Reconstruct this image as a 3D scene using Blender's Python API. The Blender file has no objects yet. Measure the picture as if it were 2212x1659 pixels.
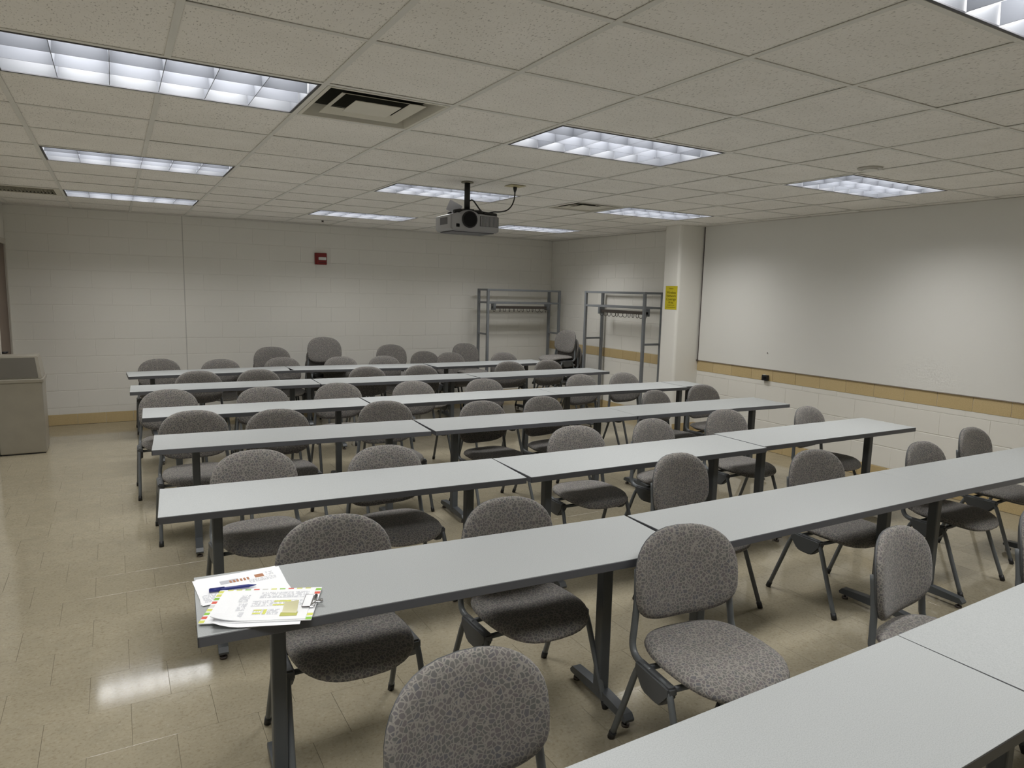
import bpy, bmesh, math, random
from mathutils import Vector, Matrix
random.seed(7)
PI = math.pi
S = bpy.context.scene
COL = S.collection

# ------------------------------------------------------------------ camera
CAM = Vector((-0.035, -0.069, 1.760))
yaw, pitch, roll = 0.5243, 0.1331, 0.0237
f_ = Vector((math.sin(yaw)*math.cos(pitch), math.cos(yaw)*math.cos(pitch), -math.sin(pitch)))
r_ = Vector((math.cos(yaw), -math.sin(yaw), 0.0))
u_ = r_.cross(f_)
rr = math.cos(roll)*r_ + math.sin(roll)*u_
uu = math.cos(roll)*u_ - math.sin(roll)*r_
cam_data = bpy.data.cameras.new('camera')
cam_data.sensor_fit = 'HORIZONTAL'; cam_data.sensor_width = 36.0
cam_data.lens = 1486.24/2212*36.0
cam_data.clip_start = 0.05
cam = bpy.data.objects.new('camera', cam_data); COL.objects.link(cam)
cam.matrix_world = Matrix(((rr.x, uu.x, -f_.x, CAM.x), (rr.y, uu.y, -f_.y, CAM.y), (rr.z, uu.z, -f_.z, CAM.z), (0, 0, 0, 1)))
S.camera = cam

# ------------------------------------------------------------------ world, exposure
w = bpy.data.worlds.new('world'); S.world = w; w.use_nodes = True
w.node_tree.nodes['Background'].inputs[0].default_value = (0.5, 0.5, 0.5, 1)
w.node_tree.nodes['Background'].inputs[1].default_value = 0.0
S.view_settings.view_transform = 'Standard'; S.view_settings.look = 'None'
S.view_settings.gamma = 1.0; S.view_settings.use_curve_mapping = False
S.view_settings.exposure = 0.0
LAMP_W = 46.0
LAMP_COL = (1.0, 0.995, 0.985)

# ------------------------------------------------------------------ room sizes (metres)
XL, XR, YF, YB, ZC = -1.10, 6.46, -1.70, 9.90, 2.627
FT = 0.3048
GX, GY = -0.423, 3.028                       # ceiling grid origin: left edge / near edge of the first lamp
def gu(u): return GX+u*FT
def gv(v): return GY+v*FT

# ------------------------------------------------------------------ materials
def lin(c): return tuple(((x/255)/12.92 if x/255 <= .04045 else ((x/255+.055)/1.055)**2.4) for x in c)
MATS = {}
def mat(name, col, rough=.6, metal=0.0, spec=.5, bump=0.0, bscale=200, vary=0.0, vscale=3, emit=None, coat=0.0, alpha=None, trans=0.0):
    if name in MATS: return MATS[name]
    m = bpy.data.materials.new(name); m.use_nodes = True
    nt = m.node_tree; b = nt.nodes['Principled BSDF']
    b.inputs['Base Color'].default_value = (*col, 1); b.inputs['Roughness'].default_value = rough
    b.inputs['Metallic'].default_value = metal; b.inputs['Specular IOR Level'].default_value = spec
    if coat: b.inputs['Coat Weight'].default_value = coat; b.inputs['Coat Roughness'].default_value = .1
    if trans: b.inputs['Transmission Weight'].default_value = trans
    if emit: b.inputs['Emission Color'].default_value = (*emit[0], 1); b.inputs['Emission Strength'].default_value = emit[1]
    tc = nt.nodes.new('ShaderNodeTexCoord')
    if vary:
        n = nt.nodes.new('ShaderNodeTexNoise'); n.inputs['Scale'].default_value = vscale; n.inputs['Detail'].default_value = 5
        nt.links.new(tc.outputs['Object'], n.inputs['Vector'])
        mx = nt.nodes.new('ShaderNodeMixRGB'); mx.inputs[1].default_value = (*[c*(1-vary) for c in col], 1); mx.inputs[2].default_value = (*[min(1, c*(1+vary)) for c in col], 1)
        nt.links.new(n.outputs['Fac'], mx.inputs[0]); nt.links.new(mx.outputs[0], b.inputs['Base Color'])
    if bump:
        n2 = nt.nodes.new('ShaderNodeTexNoise'); n2.inputs['Scale'].default_value = bscale; n2.inputs['Detail'].default_value = 3
        nt.links.new(tc.outputs['Object'], n2.inputs['Vector'])
        bp = nt.nodes.new('ShaderNodeBump'); bp.inputs['Strength'].default_value = bump; bp.inputs['Distance'].default_value = .002
        nt.links.new(n2.outputs['Fac'], bp.inputs['Height']); nt.links.new(bp.outputs[0], b.inputs['Normal'])
    MATS[name] = m
    return m
def base(name):
    m = bpy.data.materials.new(name); m.use_nodes = True; MATS[name] = m
    return m, m.node_tree, m.node_tree.nodes['Principled BSDF']
def ramp(nt, src, stops):
    r = nt.nodes.new('ShaderNodeValToRGB'); e = r.color_ramp.elements
    e[0].position, e[0].color = stops[0][0], (*stops[0][1], 1)
    e[1].position, e[1].color = stops[1][0], (*stops[1][1], 1)
    for p, c in stops[2:]:
        x = e.new(p); x.color = (*c, 1)
    nt.links.new(src, r.inputs[0]); return r
def coords(nt, scale=(1, 1, 1), rand=0.0):
    tc = nt.nodes.new('ShaderNodeTexCoord'); mp = nt.nodes.new('ShaderNodeMapping'); mp.inputs['Scale'].default_value = scale
    nt.links.new(tc.outputs['Object'], mp.inputs['Vector'])
    if rand:
        oi = nt.nodes.new('ShaderNodeObjectInfo'); mu = nt.nodes.new('ShaderNodeMath'); mu.operation = 'MULTIPLY'; mu.inputs[1].default_value = rand
        nt.links.new(oi.outputs['Random'], mu.inputs[0]); nt.links.new(mu.outputs[0], mp.inputs['Location'])
    return mp.outputs[0]
def noise(nt, vec, scale, detail=4, rough=.6):
    n = nt.nodes.new('ShaderNodeTexNoise'); n.inputs['Scale'].default_value = scale; n.inputs['Detail'].default_value = detail; n.inputs['Roughness'].default_value = rough
    nt.links.new(vec, n.inputs['Vector']); return n.outputs['Fac']
def mixc(nt, fac, a, b, mode='MIX'):
    m = nt.nodes.new('ShaderNodeMixRGB'); m.blend_type = mode
    for i, v in ((0, fac), (1, a), (2, b)):
        if isinstance(v, (int, float)): m.inputs[i].default_value = v
        elif isinstance(v, tuple): m.inputs[i].default_value = (*v, 1)
        else: nt.links.new(v, m.inputs[i])
    return m.outputs[0]

WALLC = (.805, .785, .725)
M_wall = mat('painted_block', WALLC, .5, bump=.25, bscale=260)
M_mortar = mat('painted_mortar', (.775, .755, .695), .6, bump=.3, bscale=300)
M_plaster = mat('painted_wall', WALLC, .45, bump=.06, bscale=90)
M_board = mat('wall_board_film', (.76, .75, .708), .42, bump=.05, bscale=400)
M_trimdark = mat('dark_trim', (.07, .055, .05), .5)
M_tbar = mat('ceiling_grid_paint', (.74, .725, .675), .5, vary=.06, vscale=4)
M_slab = mat('plenum_grey', (.2, .2, .2), .9)
M_lam_edge = mat('vinyl_edge', (.095, .098, .108), .45, bump=.05)
M_leg = mat('table_leg_paint', (.075, .082, .088), .42)
M_frame = mat('chair_frame_paint', (.115, .125, .130), .38)
M_blackp = mat('black_plastic', (.014, .014, .015), .5)
M_shell = mat('chair_shell_plastic', (.075, .079, .082), .5, bump=.1)
M_rack = mat('rack_grey_paint', (.185, .195, .205), .4)
M_hook = mat('worn_steel_hook', (.10, .085, .075), .4, metal=.5)
M_proj = mat('projector_silver', (.38, .38, .39), .42, metal=.15)
M_projd = mat('projector_grille', (.09, .09, .095), .5)
M_lens = mat('lens_glass', (.006, .006, .007), .35, spec=.2)
M_red = mat('alarm_red', (.22, .012, .012), .4)
M_white = mat('white_plastic', (.72, .72, .70), .35)
M_yell = mat('yellow_paper', (.56, .47, .012), .65)
M_ink = mat('black_ink', (.05, .045, .01), .7)
M_paper = mat('white_paper', (.93, .94, .96), .7)
M_bluepen = mat('blue_pen_plastic', (.018, .030, .22), .35)
M_green = mat('green_print', (.30, .58, .08), .7)
M_lime = mat('highlighter_yellow', (.70, .72, .16), .7)
M_redp = mat('red_print', (.72, .12, .08), .7)
M_brownp = mat('brown_print', (.42, .19, .10), .7)
M_greyp = mat('grey_print', (.52, .53, .58), .7)
M_sticky = mat('sticky_note_yellow', (.80, .77, .50), .7)
M_chrome = mat('clip_steel', (.55, .55, .56), .25, metal=1)
M_bin = mat('bin_steel', (.36, .335, .28), .38, metal=.35, vary=.12, vscale=6)
M_bind = mat('bin_flap', (.15, .14, .118), .42, metal=.3, vary=.1)
M_door = mat('door_wood', (.12, .075, .05), .45, vary=.2, vscale=5)
M_doorf = mat('door_frame_paint', (.50, .47, .41), .45)
M_vent = mat('vent_paint', (.70, .67, .58), .5, vary=.08, vscale=8)
M_ventd = mat('vent_dirt', (.32, .295, .225), .8, vary=.5, vscale=9)
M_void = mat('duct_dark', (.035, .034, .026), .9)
M_plate = mat('ivory_plate', (.56, .50, .30), .5)
M_louv = mat('louver_aluminium', (.106, .112, .126), .45, spec=.3)
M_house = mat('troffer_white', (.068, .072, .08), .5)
M_lampgap = mat('lamp_gap_shade', (.05, .05, .055), .5)
M_clear = mat('clear_plastic', (.75, .75, .78), .3, trans=.5)

# ceiling tile: pale mineral fibre with fine fissures
M_ctile, nt, b = base('ceiling_tile_fibre')
v = coords(nt, (1, 1, 1), 40.0)
vs = coords(nt, (1.0, .42, 1.0), 40.0)
n1 = noise(nt, vs, 150, 2, .5); n2 = noise(nt, v, 3, 3)
pits = ramp(nt, n1, [(.30, (.54, .51, .47)), (.40, (.915, .885, .835))])
tint = ramp(nt, n2, [(.3, (.93, .93, .92)), (.7, (1, 1, 1))])
c = mixc(nt, 1.0, pits.outputs[0], tint.outputs[0], 'MULTIPLY')
nt.links.new(c, b.inputs['Base Color']); b.inputs['Roughness'].default_value = .9; b.inputs['Specular IOR Level'].default_value = .1
bp = nt.nodes.new('ShaderNodeBump'); bp.inputs['Strength'].default_value = .4; bp.inputs['Distance'].default_value = .002
nt.links.new(n1, bp.inputs['Height']); nt.links.new(bp.outputs[0], b.inputs['Normal'])

# vinyl floor tile: tan with flecks, waxed
M_floor, nt, b = base('vinyl_floor_tile')
v = coords(nt, (1, 1, 1), 60.0)
fl = noise(nt, v, 75, 3, .65); bl = noise(nt, v, 9, 4)
cf = ramp(nt, fl, [(.30, (.268, .228, .158)), (.46, (.330, .294, .210)), (.62, (.342, .306, .224)), (.74, (.40, .368, .286))])
tint = ramp(nt, bl, [(.3, (.92, .92, .92)), (.7, (1.04, 1.03, 1.02))])
c = mixc(nt, 1.0, cf.outputs[0], tint.outputs[0], 'MULTIPLY')
nt.links.new(c, b.inputs['Base Color'])
rg = noise(nt, v, 5, 3); rr2 = nt.nodes.new('ShaderNodeMapRange'); rr2.inputs[3].default_value = .06; rr2.inputs[4].default_value = .11
nt.links.new(rg, rr2.inputs[0]); nt.links.new(rr2.outputs[0], b.inputs['Roughness'])
b.inputs['Specular IOR Level'].default_value = .45
M_fgrout = mat('floor_joint', (.22, .185, .125), .7)

# glazed tan tile
M_tan, nt, b = base('tan_glazed_tile')
v = coords(nt, (1, 1, 1), 30.0)
oi = nt.nodes.new('ShaderNodeObjectInfo')
tr = ramp(nt, oi.outputs['Random'], [(0, (.56, .43, .225)), (1, (.62, .485, .265))])
sp = ramp(nt, noise(nt, v, 260, 2), [(.36, (.82, .80, .75)), (.5, (1, 1, 1))])
nt.links.new(mixc(nt, 1.0, tr.outputs[0], sp.outputs[0], 'MULTIPLY'), b.inputs['Base Color'])
b.inputs['Roughness'].default_value = .28

# table laminate
M_lam, nt, b = base('grey_laminate')
v = coords(nt, (1, 1, 1), 20.0)
lr = ramp(nt, noise(nt, v, 330, 2, .6), [(.36, (.352, .368, .370)), (.50, (.400, .416, .418)), (.66, (.428, .446, .446))])
nt.links.new(lr.outputs[0], b.inputs['Base Color']); b.inputs['Roughness'].default_value = .42

# chair fabric: pebble pattern, pale outlines, mauve and grey pebbles
M_fab, nt, b = base('pebble_pattern_fabric')
v = coords(nt, (1, 1, 1), 10.0)
dn = nt.nodes.new('ShaderNodeTexNoise'); dn.inputs['Scale'].default_value = 40; nt.links.new(v, dn.inputs['Vector'])
vv = mixc(nt, .012, v, dn.outputs['Color'], 'ADD')
ve = nt.nodes.new('ShaderNodeTexVoronoi'); ve.feature = 'DISTANCE_TO_EDGE'; ve.inputs['Scale'].default_value = 74
vc = nt.nodes.new('ShaderNodeTexVoronoi'); vc.feature = 'F1'; vc.inputs['Scale'].default_value = 74
nt.links.new(vv, ve.inputs['Vector']); nt.links.new(vv, vc.inputs['Vector'])
edge = ramp(nt, ve.outputs['Distance'], [(.05, (1, 1, 1)), (.14, (0, 0, 0))])
sep = nt.nodes.new('ShaderNodeSeparateColor'); nt.links.new(vc.outputs['Color'], sep.inputs[0])
peb = ramp(nt, sep.outputs[0], [(0, (.118, .118, .124)), (.35, (.146, .128, .129)), (.65, (.122, .123, .115)), (1, (.158, .142, .135))])
cc = mixc(nt, edge.outputs[0], peb.outputs[0], (.250, .236, .212))
nt.links.new(cc, b.inputs['Base Color']); b.inputs['Roughness'].default_value = .95; b.inputs['Specular IOR Level'].default_value = .15
bp = nt.nodes.new('ShaderNodeBump'); bp.inputs['Strength'].default_value = .25; bp.inputs['Distance'].default_value = .001
nt.links.new(noise(nt, v, 900, 1), bp.inputs['Height']); nt.links.new(bp.outputs[0], b.inputs['Normal'])
b.inputs['Sheen Weight'].default_value = .15

# small print: rows of short grey dashes on white
M_text, nt, b = base('printed_rows')
v = coords(nt)
wv = nt.nodes.new('ShaderNodeTexWave'); wv.bands_direction = 'Y'; wv.inputs['Scale'].default_value = 75; nt.links.new(v, wv.inputs['Vector'])
nn = noise(nt, coords(nt, (1, .3, 1)), 260, 1)
rows = ramp(nt, wv.outputs['Fac'], [(.45, (0, 0, 0)), (.55, (1, 1, 1))]); gap = ramp(nt, nn, [(.42, (0, 0, 0)), (.5, (1, 1, 1))])
k = mixc(nt, 1.0, rows.outputs[0], gap.outputs[0], 'MULTIPLY')
nt.links.new(mixc(nt, k, (.93, .94, .96), (.40, .41, .46)), b.inputs['Base Color']); b.inputs['Roughness'].default_value = .7

# ------------------------------------------------------------------ mesh helpers
def link(o): COL.objects.link(o); return o
def mk(name, bm, m, parent=None, loc=None, rotz=None, smooth=False):
    me = bpy.data.meshes.new(name); bm.normal_update(); bm.to_mesh(me); bm.free()
    if smooth:
        for p in me.polygons: p.use_smooth = True
    me.materials.append(m)
    o = link(bpy.data.objects.new(name, me))
    if parent: o.parent = parent
    if loc is not None: o.location = loc
    if rotz is not None: o.rotation_euler = (0, 0, rotz)
    return o
def inst(name, me, parent=None, loc=(0, 0, 0), scale=None, rot=None):
    o = link(bpy.data.objects.new(name, me)); o.parent = parent; o.location = loc
    if scale: o.scale = scale
    if rot: o.rotation_euler = rot
    return o
def tag(o, label, cat, group=None):
    o['label'] = label; o['category'] = cat
    if group: o['group'] = group
    return o
def thing(name, label, cat, loc=(0, 0, 0), rotz=0, group=None):
    o = link(bpy.data.objects.new(name, None)); o.location = loc; o.rotation_euler = (0, 0, rotz); o.empty_display_size = .1
    return tag(o, label, cat, group)
def struct(o, label=None):
    o['kind'] = 'structure'
    if label: o['label'] = label
    return o
def copy_tree(o, parent=None):
    c = o.copy(); COL.objects.link(c); c.parent = parent
    for ch in o.children: copy_tree(ch, c)
    return c
def box(bm, x0, x1, y0, y1, z0, z1, bev=0.0, seg=1):
    t = bmesh.new(); bmesh.ops.create_cube(t, size=1)
    for v in t.verts: v.co = Vector(((x0+x1)/2+v.co.x*(x1-x0), (y0+y1)/2+v.co.y*(y1-y0), (z0+z1)/2+v.co.z*(z1-z0)))
    if bev: bmesh.ops.bevel(t, geom=t.edges[:], offset=bev, segments=seg, affect='EDGES', profile=.5)
    join(bm, t)
def join(bm, t, M=None):
    t.verts.index_update(); vs = [bm.verts.new(M @ v.co if M else v.co) for v in t.verts]
    for f in t.faces:
        try:
            g = bm.faces.new([vs[v.index] for v in f.verts]); g.smooth = f.smooth
        except ValueError: pass
    t.free()
def B(*a, **k):
    bm = bmesh.new(); box(bm, *a, **k); return bm
def tube(bm, pts, r, seg=8, ry=None, caps=True):
    pts = [Vector(p) for p in pts]; n = len(pts)
    rs = r if isinstance(r, (list, tuple)) else [r]*n
    ts = []
    for i in range(n):
        a = pts[max(i-1, 0)]; b_ = pts[min(i+1, n-1)]; ts.append((b_-a).normalized())
    ref = Vector((0, 0, 1)) if abs(ts[0].z) < .9 else Vector((1, 0, 0))
    nrm = (ref-ts[0]*ref.dot(ts[0])).normalized(); rings = []
    for i in range(n):
        nrm = (nrm-ts[i]*nrm.dot(ts[i])).normalized(); bi = ts[i].cross(nrm)
        rings.append([bm.verts.new(pts[i]+nrm*math.cos(2*PI*k/seg)*rs[i]+bi*math.sin(2*PI*k/seg)*(ry or rs[i])) for k in range(seg)])
    for i in range(n-1):
        for k in range(seg):
            f = bm.faces.new((rings[i][k], rings[i][(k+1) % seg], rings[i+1][(k+1) % seg], rings[i+1][k])); f.smooth = True
    if caps:
        bm.faces.new(rings[0][::-1]); bm.faces.new(rings[-1])
def smoothpath(pts, n=4):
    P = [Vector(p) for p in pts]; out = []
    for i in range(len(P)-1):
        p0, p1, p2, p3 = P[max(i-1, 0)], P[i], P[i+1], P[min(i+2, len(P)-1)]
        for k in range(n):
            t = k/n
            out.append(.5*((2*p1)+(p2-p0)*t+(2*p0-5*p1+4*p2-p3)*t*t+(3*p1-p0-3*p2+p3)*t**3))
    return out+[P[-1]]
def prism(bm, poly, axis, a, b_):
    """poly: 2D points; extruded along axis from a to b_"""
    def P(p, h):
        return Vector((h, p[0], p[1])) if axis == 'x' else (Vector((p[0], h, p[1])) if axis == 'y' else Vector((p[0], p[1], h)))
    A = [bm.verts.new(P(p, a)) for p in poly]; Bv = [bm.verts.new(P(p, b_)) for p in poly]
    n = len(poly)
    for i in range(n): bm.faces.new((A[i], A[(i+1) % n], Bv[(i+1) % n], Bv[i]))
    bm.faces.new(A[::-1]); bm.faces.new(Bv)
    bmesh.ops.recalc_face_normals(bm, faces=bm.faces[:])
def disc(bm, c, r, z0, z1, seg=16, r2=None):
    A = [bm.verts.new((c[0]+r*math.cos(2*PI*k/seg), c[1]+r*math.sin(2*PI*k/seg), z0)) for k in range(seg)]
    r2 = r if r2 is None else r2
    Bv = [bm.verts.new((c[0]+r2*math.cos(2*PI*k/seg), c[1]+r2*math.sin(2*PI*k/seg), z1)) for k in range(seg)]
    for k in range(seg):
        f = bm.faces.new((A[k], A[(k+1) % seg], Bv[(k+1) % seg], Bv[k])); f.smooth = True
    bm.faces.new(A[::-1]); bm.faces.new(Bv)
def text_bm(s, size):
    cu = bpy.data.curves.new('t', 'FONT'); cu.body = s; cu.size = size; cu.align_x = 'CENTER'; cu.extrude = .0004
    o = bpy.data.objects.new('t', cu); COL.objects.link(o)
    me = bpy.data.meshes.new_from_object(o.evaluated_get(bpy.context.evaluated_depsgraph_get()))
    bm = bmesh.new(); bm.from_mesh(me); bpy.data.objects.remove(o); bpy.data.curves.remove(cu); bpy.data.meshes.remove(me)
    return bm

# ================================================================== SETTING
# ---- floor: slab plus running-bond 12 inch vinyl tiles
floor = struct(mk('floor', B(XL, XR, YF, YB, -.06, -.004), M_fgrout), 'tan vinyl tile floor with waxed shine')
TW = FT; gap = .0007
bm = B(-TW/2+gap, TW/2-gap, -TW/2+.0002, TW/2-.0002, -.004, 0, bev=.0004)
tile_me = bpy.data.meshes.new('tile'); bm.to_mesh(tile_me); bm.free(); tile_me.materials.append(M_floor)
tiles = []
iy0 = int((YF-3.05)/TW)-1
for iy in range(iy0, int((YB-3.05)/TW)+1):
    y0, y1 = max(YF, 3.05+iy*TW), min(YB, 3.05+(iy+1)*TW)
    if y1-y0 < .02: continue
    off = -.05+(0 if iy % 2 == 1 else TW/2)
    for ix in range(int((XL-off)/TW)-1, int((XR-off)/TW)+1):
        x0, x1 = max(XL, off+ix*TW), min(XR, off+(ix+1)*TW)
        if x1-x0 > .02: tiles.append((x0, x1, y0, y1))
def cam_px(p):
    d = Vector(p)-CAM; z = d.dot(f_)
    if z < .2: return None
    return (1106+1486.24*d.dot(rr)/z, 829.5-1486.24*d.dot(uu)/z, z)
def fkey(t):
    c = cam_px(((t[0]+t[1])/2, (t[2]+t[3])/2, 0))
    if c is None or not (-120 < c[0] < 2330 and c[1] < 1790): return 1e9
    return c[2]
tiles.sort(key=fkey)
for (x0, x1, y0, y1) in tiles[:300]:
    inst('floor_tile', tile_me, floor, ((x0+x1)/2, (y0+y1)/2, 0), ((x1-x0)/TW, (y1-y0)/TW, 1), (random.gauss(0, .0004), random.gauss(0, .0004), 0))
bm = bmesh.new()
for (x0, x1, y0, y1) in tiles[300:]:
    a, c, d, e = random.gauss(0, .00005), random.gauss(0, .00005), random.gauss(0, .00005), 0
    vs = [bm.verts.new(p) for p in ((x0+gap, y0+.0002, a), (x1-gap, y0+.0002, c), (x1-gap, y1-.0002, d), (x0+gap, y1-.0002, a-c+d))]
    bm.faces.new(vs)
    low = [bm.verts.new((q.co.x, q.co.y, -.004)) for q in vs]
    for i in range(4): bm.faces.new((vs[i], low[i], low[(i+1) % 4], vs[(i+1) % 4]))
rest = mk('floor_tiles', bm, M_floor, floor); rest['kind'] = 'stuff'

# ---- walls
CZ = .21
def courses(wall, horiz, a0, a1, z0, z1, first, place, rotz, cuts=()):
    """blocks in running bond along one wall; place(a, z) -> location"""
    k = 0; z = first
    while z > z0: z -= CZ
    while z < z1-.01:
        zb, zt = max(z, z0), min(z+CZ, z1); k += 1
        if zt-zb > .02:
            edges = [a0]; x = a0+(.42 if k % 2 else .21)
            while x < a1-.03: edges.append(x); x += .42
            edges.append(a1)
            for c in cuts:
                if a0 < c < a1: edges = sorted([e for e in edges if abs(e-c) > .09]+[c])
            for e0, e1 in zip(edges, edges[1:]):
                inst('block', blk, wall, place((e0+e1)/2, zb), ((e1-e0)/.42, 1, (zt-zb)/CZ), (0, 0, rotz))
        z += CZ
wall_back = struct(mk('wall_back', B(XL-.12, XR+.12, YB+.003, YB+.15, 0, ZC+.22), M_mortar), 'cream painted block wall at the back')
JX = .77
def place_back(a, z): return (a, YB, z)
# front face of the block mesh looks to -y when unrotated
blk_front = bpy.data.meshes.new('block'); bm = B(-.21+.0012, .21-.0012, 0, .012, .0035, CZ-.0035, bev=.0016); bm.to_mesh(blk_front); bm.free(); blk_front.materials.append(M_wall)
blk = blk_front
courses(wall_back, True, XL, XR, .133, ZC, .005, place_back, 0, (JX,))
mk('control_joint', B(JX-.006, JX+.006, YB-.0015, YB+.004, .133, ZC), mat('joint_sealant', (.56, .545, .50), .7), wall_back)
wall_right = struct(mk('wall_right', B(XR+.003, XR+.15, YF-.12, YB+.15, 0, ZC+.22), M_mortar), 'cream painted block wall on the right')
PY0, PY1, PX = 6.40, 6.69, 6.06
place_r = lambda a, z: (XR, a, z)
courses(wall_right, False, YF, PY0, .133, .810, .130, place_r, -PI/2)
courses(wall_right, False, PY1, YB, .133, .810, .130, place_r, -PI/2)
courses(wall_right, False, PY1, YB, .945, ZC, .945, place_r, -PI/2)
wall_left = struct(mk('wall_left', B(XL-.15, XL, YF-.12, YB+.15, 0, ZC+.22), M_plaster), 'cream painted wall on the left')
wall_front = struct(mk('wall_front', B(XL-.12, XR+.12, YF-.15, YF, 0, ZC+.22), M_plaster), 'cream painted wall behind the viewer')
# tan tile band and tan tile base, every tile a piece
bm = B(-.1524+.0017, .1524-.0017, 0, .012, .0017, .1333, bev=.0018)
tan_me = bpy.data.meshes.new('tan_tile'); bm.to_mesh(tan_me); bm.free(); tan_me.materials.append(M_tan)
def tan_run(parent, name, a0, a1, place, rotz, shift=0.0):
    a = a0-shift
    while a < a1-.01:
        e0, e1 = max(a, a0), min(a+FT, a1)
        if e1-e0 > .015: inst(name, tan_me, parent, place((e0+e1)/2), ((e1-e0)/FT, 1, 1), (0, 0, rotz))
        a += FT
band = struct(link(bpy.data.objects.new('trim_1', None)), 'tan glazed tile band along the right wall')
tan_run(band, 'band_tile', YF, PY0, lambda a: (XR-.002, a, .810), -PI/2, .10)
tan_run(band, 'band_tile', PY1, YB, lambda a: (XR-.002, a, .810), -PI/2)
bb = struct(link(bpy.data.objects.new('baseboard_back', None)), 'tan glazed tile base along the back wall')
tan_run(bb, 'base_tile', XL, XR, lambda a: (a, YB-.004, 0), 0)
br = struct(link(bpy.data.objects.new('baseboard_right', None)), 'tan glazed tile base along the right wall')
tan_run(br, 'base_tile', YF, PY0, lambda a: (XR-.004, a, 0), -PI/2)
tan_run(br, 'base_tile', PY1, YB, lambda a: (XR-.004, a, 0), -PI/2)
# pillar with a rounded corner
bm = bmesh.new(); R = .035
arc = [(PX+R-R*math.cos(t), PY0+R-R*math.sin(t)) for t in [i*PI/12 for i in range(7)]]
poly = [(XR+.01, PY0), (XR+.01, PY1)]+[(PX+R-R*math.cos(t), PY1-R+R*math.sin(t)) for t in [PI/2-i*PI/12 for i in range(7)]]+arc
prism(bm, poly, 'z', 0, ZC)
pillar = struct(mk('wall_pillar', bm, M_plaster), 'cream painted pillar standing against the right wall')
tan_run(pillar, 'base_tile', PX+.02, XR, lambda a: (a, PY0-.006, 0), 0)
tan_run(pillar, 'base_tile', PY0+.02, PY1-.02, lambda a: (PX-.006, a, 0), -PI/2)
# large smooth board over the upper right wall with dark edge trims
wb = thing('wall_board', 'very large smooth off-white board covering the upper right wall', 'wall board', (XR, 2.3, .948))
mk('panel', B(-.010, .003, YF-2.3, PY0-.02-2.3, 0, ZC-.948, bev=.001), M_board, wb)
mk('edge_trim', B(-.014, .002, PY0-.022-2.3, PY0-.012-2.3, -.004, ZC-.948), M_trimdark, wb)
mk('bottom_trim', B(-.014, .002, YF-2.3, PY0-.012-2.3, -.006, .001), mat('bronze_trim', (.28, .245, .21), .5), wb)
mk('trim_corner', B(-.022, .002, PY0-.024-2.3, PY0-.001-2.3, -.012, .004), M_trimdark, wb)
bm = bmesh.new(); tube(bm, [(0, 0, 0), (-.012, 0, -.002)], [.004, .006], 6)
tag(mk('wall_pin', bm, M_trimdark, None, (XR-.009, 5.295, 1.135)), 'tiny dark pin stuck in the wall board', 'pin')

# ---- ceiling: slab above, exposed grid, individual tiles
ceiling = struct(mk('ceiling', B(XL-.15, XR+.15, YF-.15, YB+.15, ZC+.2, ZC+.3), M_slab), 'suspended ceiling of square mineral tiles')
LAMPS = [(u, v) for u in (0, 8, 16) for v in (-8, 0, 8, 16)]
VENTS = [(4, 0), (14, 8)]; GRILLE = (-2, 16)
hole = set()
for (u, v) in LAMPS: hole |= {(u, v), (u+2, v)}
hole |= set(VENTS) | {GRILLE}
bm = B(-.3018, .3018, -.3018, .3018, .001, .017, bev=.002)
ct = bpy.data.meshes.new('ceiling_tile'); bm.to_mesh(ct); bm.free(); ct.materials.append(M_ctile)
us = list(range(-4, 26, 2)); vs_ = list(range(-18, 26, 2))
for u in us:
    for v in vs_:
        if (u, v) in hole: continue
        x0, x1 = max(XL, gu(u)), min(XR, gu(u+2)); y0, y1 = max(YF, gv(v)), min(YB, gv(v+2))
        if x1-x0 < .03 or y1-y0 < .03: continue
        inst('ceiling_tile', ct, ceiling, ((x0+x1)/2, (y0+y1)/2, ZC+random.uniform(0, .0015)), ((x1-x0)/.6096, (y1-y0)/.6096, 1), (random.gauss(0, .0012), random.gauss(0, .0012), 0))
for u in us:
    x = gu(u)
    if XL+.02 < x < XR-.02: mk('ceiling_runner', B(x-.0125, x+.0125, YF, YB, ZC-.0035, ZC, bev=.0008), M_tbar, ceiling)
for v in vs_:
    y = gv(v)
    if YF+.02 < y < YB-.02:
        # stop at the lamps so that no grid bar crosses an opening
        mk('cross_tee', B(XL, XR, y-.012, y+.012, ZC-.0025, ZC+.0008, bev=.0008), M_tbar, ceiling)
# runner at the middle of each lamp must not cross it: the u+2 runners are cut
for o in [o for o in ceiling.children if o.name.startswith('ceiling_runner')]:
    x = sum(v.co.x for v in o.data.vertices)/len(o.data.vertices)
    cuts = sorted((gv(v), gv(v+2)) for (u, v) in LAMPS if abs(gu(u+2)-x) < .05)
    if cuts:
        y = YF; bpy.data.objects.remove(o)
        for a, c in cuts+[(YB, YB)]:
            mk('ceiling_runner', B(x-.0125, x+.0125, y, a, ZC-.0035, ZC, bev=.0008), M_tbar, ceiling); y = c
for k, (x0, x1, y0, y1) in enumerate([(XL, XR, YB-.022, YB), (XR-.022, XR, YF, YB), (XL, XL+.022, YF, YB), (XL, XR, YF, YF+.022)]):
    mk('wall_angle', B(x0, x1, y0, y1, ZC-.004, ZC-.0005), M_tbar, ceiling)

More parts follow.
